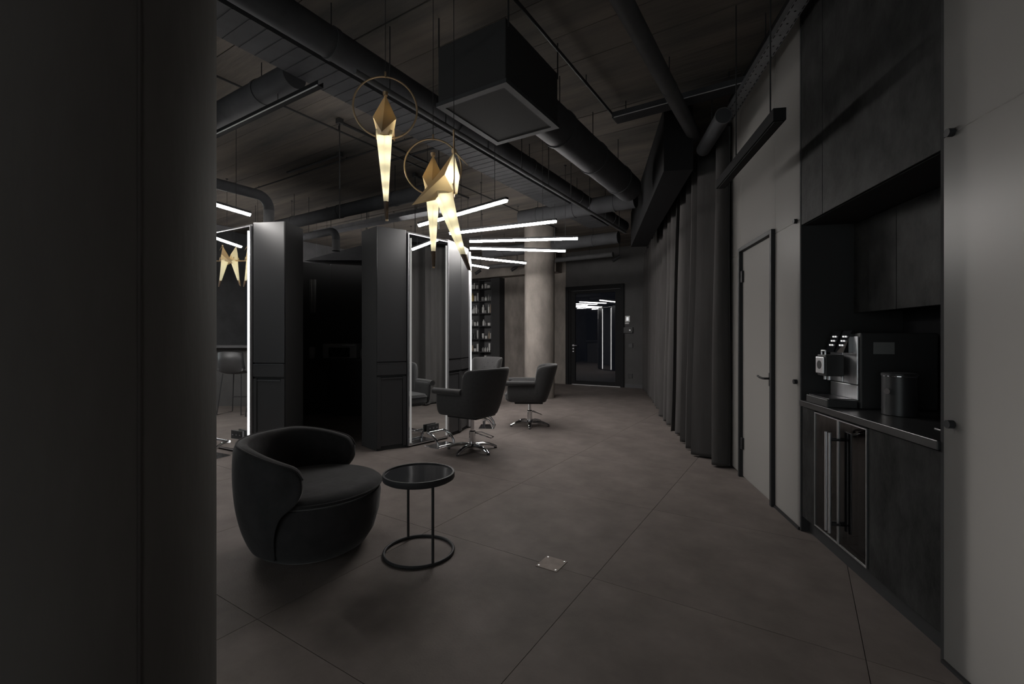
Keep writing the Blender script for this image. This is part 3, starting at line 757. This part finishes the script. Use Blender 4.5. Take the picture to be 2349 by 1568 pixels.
t = thing('ventilation_unit','boxy black ventilation unit hung under the concrete ceiling','ventilation unit',gr(-2.36,2.655,3.10),-TG)
MB().box(0,.62,0,.80,.012,.46).build('casing','black_matte',t,bevel=.006)
MB().box(-.012,.632,-.012,.04,.0,.03).box(-.012,.632,.76,.812,.0,.03).box(-.012,.04,.04,.76,.0,.03).box(.58,.632,.04,.76,.0,.03).build('bottom_frame','duct',t)
MB().box(.04,.58,.04,.76,.006,.012).build('access_panel','black_matte',t)
for x in (-.01,.63):
    for y in (.02,.78): MB().cyl((x,y,.40),(x,y,CZ-3.10-.001),.006,6).build('hanger_rod','black_metal',t)
along_a('ventilation_duct','thick black duct leading from the ventilation unit to the back','duct',-1.93,3.30,3.47,5.9,.17,'duct',3,G)
along_a('drain_pipe','grey pipe running over the open floor towards the curtains','pipe',-.985,3.52,-1.5,5.25,.066,'duct_grey',3,G)
along_a('conduit','thin black conduit on the ceiling right of the ventilation unit','conduit',-1.71,3.72,-1,4.7,.013,'black_metal',4,G)
t = thing('cable_tray','perforated cable tray crossing below the grey pipe','cable tray',gr(-1.67,4.57,3.62),-TG,G)
MB().box(0,1.28,0,.16,0,.004).box(0,1.28,0,.003,0,.06).box(0,1.28,.157,.16,0,.06).build('tray','duct',t)
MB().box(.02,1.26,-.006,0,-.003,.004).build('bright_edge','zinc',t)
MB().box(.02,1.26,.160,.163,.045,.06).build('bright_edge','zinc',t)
for x in (.12,1.1): MB().cyl((x,.08,0),(x,.08,CZ-3.62-.001),.005,6).build('hanger_rod','black_metal',t)
t = thing('cable_tray','perforated galvanised cable tray along the top of the frosted wall','cable tray',rw(-.168,.6,3.45),-TW,G)
MB().box(0,.094,0,3.95,0,.003).box(0,.002,0,3.95,0,.05).box(.092,.094,0,3.95,0,.05).build('tray','galvanised',t)
sl = MB()
for k in range(64):
    y = .04+k*.06
    sl.box(.008,.014,y,y+.032,-.0015,0).box(.080,.086,y+.02,y+.052,-.0015,0)
    if k%2: sl.box(.040,.052,y,y+.010,-.0015,0)
sl = sl.build('slots','black_matte',t); sl['kind'] = 'stuff'
for y in (.5,1.7,2.9): MB().cyl((.047,y,0),(.047,y,CZ-3.45-.001),.004,6).build('hanger_rod','black_metal',t)
t = thing('spiral_duct','open-ended dark round duct beside the top of the frosted wall','duct',rw(-.26,4.1,3.32),-TW,G)
MB().cyl((0,0,0),(0,.75,0),.070,24).build('pipe','duct',t,smooth=True)
MB().tube([(.070*math.cos(R(k*12)),0,.070*math.sin(R(k*12))) for k in range(30)],.006,6,closed=True).build('end_ring','duct_grey',t,smooth=True)
MB().cyl((0,.4,.07),(0,.4,CZ-3.32-.001),.005,6).build('hanger_rod','black_metal',t)
along_b('ventilation_duct','black duct crossing above the first light bars','duct',4.61,3.32,-9.2,-4.3,.10,'duct',4,G)
along_b('ventilation_duct','dark duct crossing in the middle of the dark ceiling','duct',6.9,3.45,-4.2,-2.15,.13,'duct',3,G)
along_b('ventilation_duct','dark duct crossing far back before the curtains','duct',9.0,3.38,-6.5,-3.15,.12,'duct',3,G)
along_b('ventilation_duct','thin dark pipe crossing near the far wall','duct',10.6,3.35,-7.5,-3.85,.06,'duct_grey',3,G)
t = thing('cable_tray','galvanised perforated cable tray above the dark passage','cable tray',gr(-8.2,5.54,3.40),-TG,G)
MB().box(0,3.3,0,.22,0,.004).box(0,3.3,0,.003,0,.07).box(0,3.3,.217,.22,0,.07).build('tray','galvanised',t)
for x in (.4,1.5,2.7): MB().cyl((x,.11,0),(x,.11,CZ-3.40-.001),.005,6).build('hanger_rod','black_metal',t)
def elbow(label, base, d, r, z0, zt, L):
    t = thing('elbow_pipe', label, 'pipe', (base[0],base[1],0), math.atan2(d[1],d[0]), G)
    pth = [(0,0,z0),(0,0,zt-.14)]
    for k in range(1,9):
        q = R(90*k/8); pth.append((.14-.14*math.cos(q),0,zt-.14+.14*math.sin(q)))
    pth.append((L,0,zt))
    MB().tube(pth, r, 20).build('pipe','duct',t,smooth=True)
    MB().cyl((0,0,z0),(0,0,zt-.16),r*1.03,20).build('lower_sleeve','duct_grey',t,smooth=True)
    MB().cyl((L*.5,0,zt+r),(L*.5,0,CZ-.001),.005,6).build('hanger_rod','black_metal',t)
    return t
elbow('black elbow pipe rising from the ring above the bright mirror', (-2.94,5.52), (-.536,-.844), .058, 2.55, 3.03, 1.9)
elbow('smaller black elbow pipe above the dark passage', (-2.93,7.6), (-.844,.536), .062, 2.78, 3.12, 1.5)
t = thing('pitched_hood','dark sloping hood over the inside of the ring','hood',(-2.75,8.45,2.72))
MB().add([(-.95,-.3,0),(.75,-.3,0),(.75,.5,0),(-.95,.5,0),(-.1,.1,.34),(.0,.1,.34)],[(0,1,5,4),(1,2,5),(2,3,4,5),(3,0,4),(3,2,1,0)]).build('hood_shell','duct',t)
MB().cyl((-.05,.36,.10),(-.05,.36,CZ-2.72-.001),.01,8).build('hanger_rod','black_metal',t)
for i,(w,a,L) in enumerate(((-4.4,3.3,1.5),(-5.2,3.9,1.2),(-4.9,5.0,1.3),(-3.9,4.4,.9))):
    t = thing('conduit',('short ceiling conduit above the left black cabinet','short ceiling conduit furthest left beside the near column','short ceiling conduit above the dark passage','short ceiling conduit behind the left bird lamp')[i],'conduit',gr(w,a,3.765),-TG,G)
    MB().cyl((0,0,0),(-L,0,0) if i%2 else (0,L,0),.016,8).build('pipe','black_metal',t)
    MB().cyl((0,0,0),(0,0,-.75-.1*i),.006,6).build('drop_cable','black_metal',t)
    MB().box(-.03,.03,-.03,.03,-.02,.034).build('junction_box','black_plastic',t)
along_a('conduit','long thin conduit clipped to the ceiling left of the flat duct','conduit',-4.55,3.74,1.0,9.0,.010,'black_metal',5,G)
along_b('conduit','thin conduit crossing the ceiling above the ring','conduit',4.05,3.775,-8,-3.6,.010,'black_metal',4,G)
# track spots near the far wall
for i,(px,py) in enumerate(((1095,628),(1178,612),(1412,590))):
    a = 10.9; wq = wpx(px,a)
    t = thing('spotlight',('small black ceiling spotlight above the product shelf','small black ceiling spotlight left of the concrete column','small black ceiling spotlight above the far glass door')[i],'spotlight',gr(wq,a,3.30),-TG,'small black spotlights')
    MB().cyl((-.06,-.03,-.06),(.08,.06,.05),.045,14).build('head','black_metal',t,smooth=True)
    MB().cyl((.08,.06,.05),(.08,.06,CZ-3.30-.001),.009,8).build('stem','black_metal',t)

# unlit black linear pendant by the frosted wall
t = thing('linear_pendant','unlit black linear pendant hanging before the frosted wall','pendant lamp',rw(-.365,2.58,2.57),-TW)
MB().box(-.035,.035,0,1.22,.004,.075).build('housing','black_deep',t,bevel=.003)
MB().box(-.024,.024,.02,1.20,0,.004).build('diffuser','black_matte',t)
for y in (.14,.80): MB().cyl((0,y,.075),(0,y,CZ-2.57-.001),.0045,8).build('suspension_rod','black_metal',t)

# ------------------------------------------------------------------ product shelf at the far wall
aS = 11.70
w0, w1, w2, w3, w4 = -10.0, wpx(1097.5,aS), wpx(1100.5,aS), wpx(1126,aS), wpx(1146,aS)
t = thing('product_shelf','tall black product shelf at the far wall full of bottles','shelf',gr(0,aS),-TG)
for x in (w0, w1, w3): MB().box(x,x+.04,0,.29,0,3.2).build('upright','black_satin',t)
MB().box(w3+.04,w4,.0,.28,0,3.2).build('side_panel','black_matte',t)
MB().box(w0+.04,w3,.27,.29,0,3.2).build('back_panel','duct_grey',t)
SHZ = [.50,.90,1.31,1.72,2.12,2.51,2.90]
for z in SHZ+[3.17]:
    MB().box(w0+.04,w1,0,.27,z-.03,z).build('shelf_board','black_satin',t)
    MB().box(w1+.04,w3,0,.27,z-.03,z).build('shelf_board','black_satin',t)
protos = {}
def product(kind, hh, rr_, m):
    key = (kind, round(hh,2), round(rr_,3), m)
    if key in protos: return protos[key]
    if kind == 'bottle': b = MB().lathe([(rr_,0),(rr_,hh*.68),(rr_*.45,hh*.78),(rr_*.45,hh)],12)
    elif kind == 'tube': b = MB().lathe([(rr_*.6,0),(rr_*.65,hh*.15),(rr_,hh*.2),(rr_,hh)],12)
    elif kind == 'jar': b = MB().lathe([(rr_*1.3,0),(rr_*1.3,hh*.4),(rr_*1.36,hh*.41),(rr_*1.36,hh*.55)],14)
    else: b = MB().box(-rr_,rr_,-rr_*.7,rr_*.7,0,hh*.9).box(-rr_*.5,rr_*.5,-rr_*.4,rr_*.4,hh*.9,hh*.93)
    me = bpy.data.meshes.new(kind); me.from_pydata(b.v,[],b.f); me.materials.append(M[m])
    for p in me.polygons: p.use_smooth = kind != 'box'
    if kind != 'box': me.set_sharp_from_angle(angle=R(38))
    protos[key] = me; return me
ordn = ['first','second','third','fourth','fifth','sixth','seventh','eighth']
rown = ['lowest','second-lowest','third-lowest','middle','third-highest','second-highest','highest']
for ri, z in enumerate(SHZ):
    for bay,(b0,b1) in enumerate(((max(wpx(1076,aS),w0+.05),w1),(w1+.04,w3))):
        x = b0+.03; i = 0
        while x < b1-.04 and i < 7:
            rr_ = random.choice((.026,.03,.034,.04)); hh = random.choice((.14,.17,.2,.23,.27))
            if x+rr_*2 > b1-.01: break
            kind = random.choice(('bottle','bottle','tube','box','jar'))
            m = 'white_plastic'
            if ri == 5 and bay == 0: m = random.choice(('yellow_plastic','tan_plastic','white_plastic'))
            elif ri == 5: m = random.choice(('black_plastic','grey_plastic','white_plastic'))
            elif random.random() < .25: m = random.choice(('grey_plastic','tan_plastic','black_plastic'))
            o = bpy.data.objects.new(kind if kind != 'box' else 'product_box', product(kind, hh, rr_, m)); COL.objects.link(o)
            o.location = gr(x+rr_, aS+.08+random.uniform(0,.05), z); o.rotation_euler = (0,0,-TG)
            colr = {'white_plastic':'white','yellow_plastic':'yellow','tan_plastic':'tan','grey_plastic':'grey','black_plastic':'black'}[m]
            tag(o, f'{colr} hair product {kind}, {ordn[i]} from left on the {rown[ri]} shelf, {"left" if bay==0 else "right"} bay', 'product', 'hair products on the far shelf')
            x += rr_*2*(1.36 if kind=='jar' else 1)+random.uniform(.012,.05); i += 1

# ------------------------------------------------------------------ bar corner at the left, seen in the bright mirror
BD = math.atan2(-.825,.565)
c = thing('bar_counter','dark bar counter behind the stools, reflected in the bright mirror','counter',(-7.51,5.10,0),BD)
MB().box(-1.05,1.4,-.30,.30,1.14,1.19).build('counter_top','left_wall',c,bevel=.004)
MB().box(-.95,1.3,-.24,.12,0,1.14).build('front_panel','dark_wall',c)
def stool(loc, rz, label):
    t = thing('bar_stool', label, 'bar stool', loc, rz, 'black bar stools')
    rows = []
    for i in range(13):
        u = -1+2*i/12; y = .23*u
        r = []
        for (x,z) in ((.20,.74),(.10,.725),(-.08,.725),(-.17,.75),(-.215,.82),(-.235,.95),(-.25,1.10)):
            q = 1-.10*max(0,(z-.75)/.35); e = abs(u)**2.5
            r.append((x+.09*e*(1 if z>.76 else .0), y*q, z+.035*e*(1 if z<.8 else -.6)))
        rows.append(r)
    o = MB().grid(rows).build('seat_shell','leather',t,smooth=True,fix=False); o.modifiers.new('t','SOLIDIFY').thickness = .02
    for sy in (-1,1):
        MB().tube([(.16,sy*.16,.72),(.20,sy*.21,.02),(-.22,sy*.21,.02),(-.14,sy*.16,.72)],.009,8).build('leg','black_metal',t,smooth=True)
    MB().cyl((.185,-.195,.28),(.185,.195,.28),.009,8).build('foot_bar','black_metal',t)
    return t
stool((-6.33,5.21,0), BD-R(90), 'black bar stool seen whole in the bright mirror reflection')
stool((-5.85,4.80,0), BD-R(90)+R(8), 'black bar stool partly seen at the right of the mirror reflection')
t = thing('branch_lamp','brass branch lamp with three glowing folded birds above the bar','pendant lamp',(-6.47,5.17,2.71),BD)
MB().cyl((-.75,0,-.006),(.75,0,-.006),.011,10).build('branch','brass',t,smooth=True)
for x in (-.6,.6): MB().cyl((x,0,0),(x,0,CZ-2.72-.001),.002,6).build('cord','black_metal',t)
for k,(x,fl_) in enumerate(((.155,0),(-.055,180),(-.30,0))):
    b = bpy.data.objects.new('bird', None); COL.objects.link(b); b.parent = t; b.location = (x,0,0); b.rotation_euler = (0,0,R(180+fl_+20))
    bird_parts(b, power=1.8)
tag(MB().box(0,.03,-2.4,-.98,0,3.3).build('wall_panel','blue_panel',loc=gr(-10.75,0),rz=-TG),'dark blue-grey panel on the left wall behind the bar','panel')
# shrub outside the left window
t = thing('shrub','green shrub outside the window of the left wall','shrub',gr(-12.0,1.3,-.1),-TG)
lv = MB(); rnd = random.Random(2)
for k in range(420):
    p = Vector((rnd.gauss(0,.35), rnd.uniform(-1.1,1.1), rnd.uniform(.3,3.0)))
    a_ = Vector((rnd.uniform(-1,1),rnd.uniform(-1,1),rnd.uniform(-1,1))).normalized(); b_ = a_.orthogonal().normalized()
    L = rnd.uniform(.10,.2)
    lv.add([p-a_*L*.5, p+b_*L*.25, p+a_*L*.5, p-b_*L*.25],[(0,1,2,3)])
o = lv.build('foliage','foliage',t,fix=False); o['kind'] = 'stuff'
MB().cyl((0,-.4,0),(0,-.3,2.2),.03,8).cyl((0,.5,0),(.05,.4,2.4),.03,8).build('stem','wood_tip',t)
struct(MB().box(-16,-11.0,-4.8,12,-.12,-.10).build('floor_outside','dark_wall',rz=-TG))
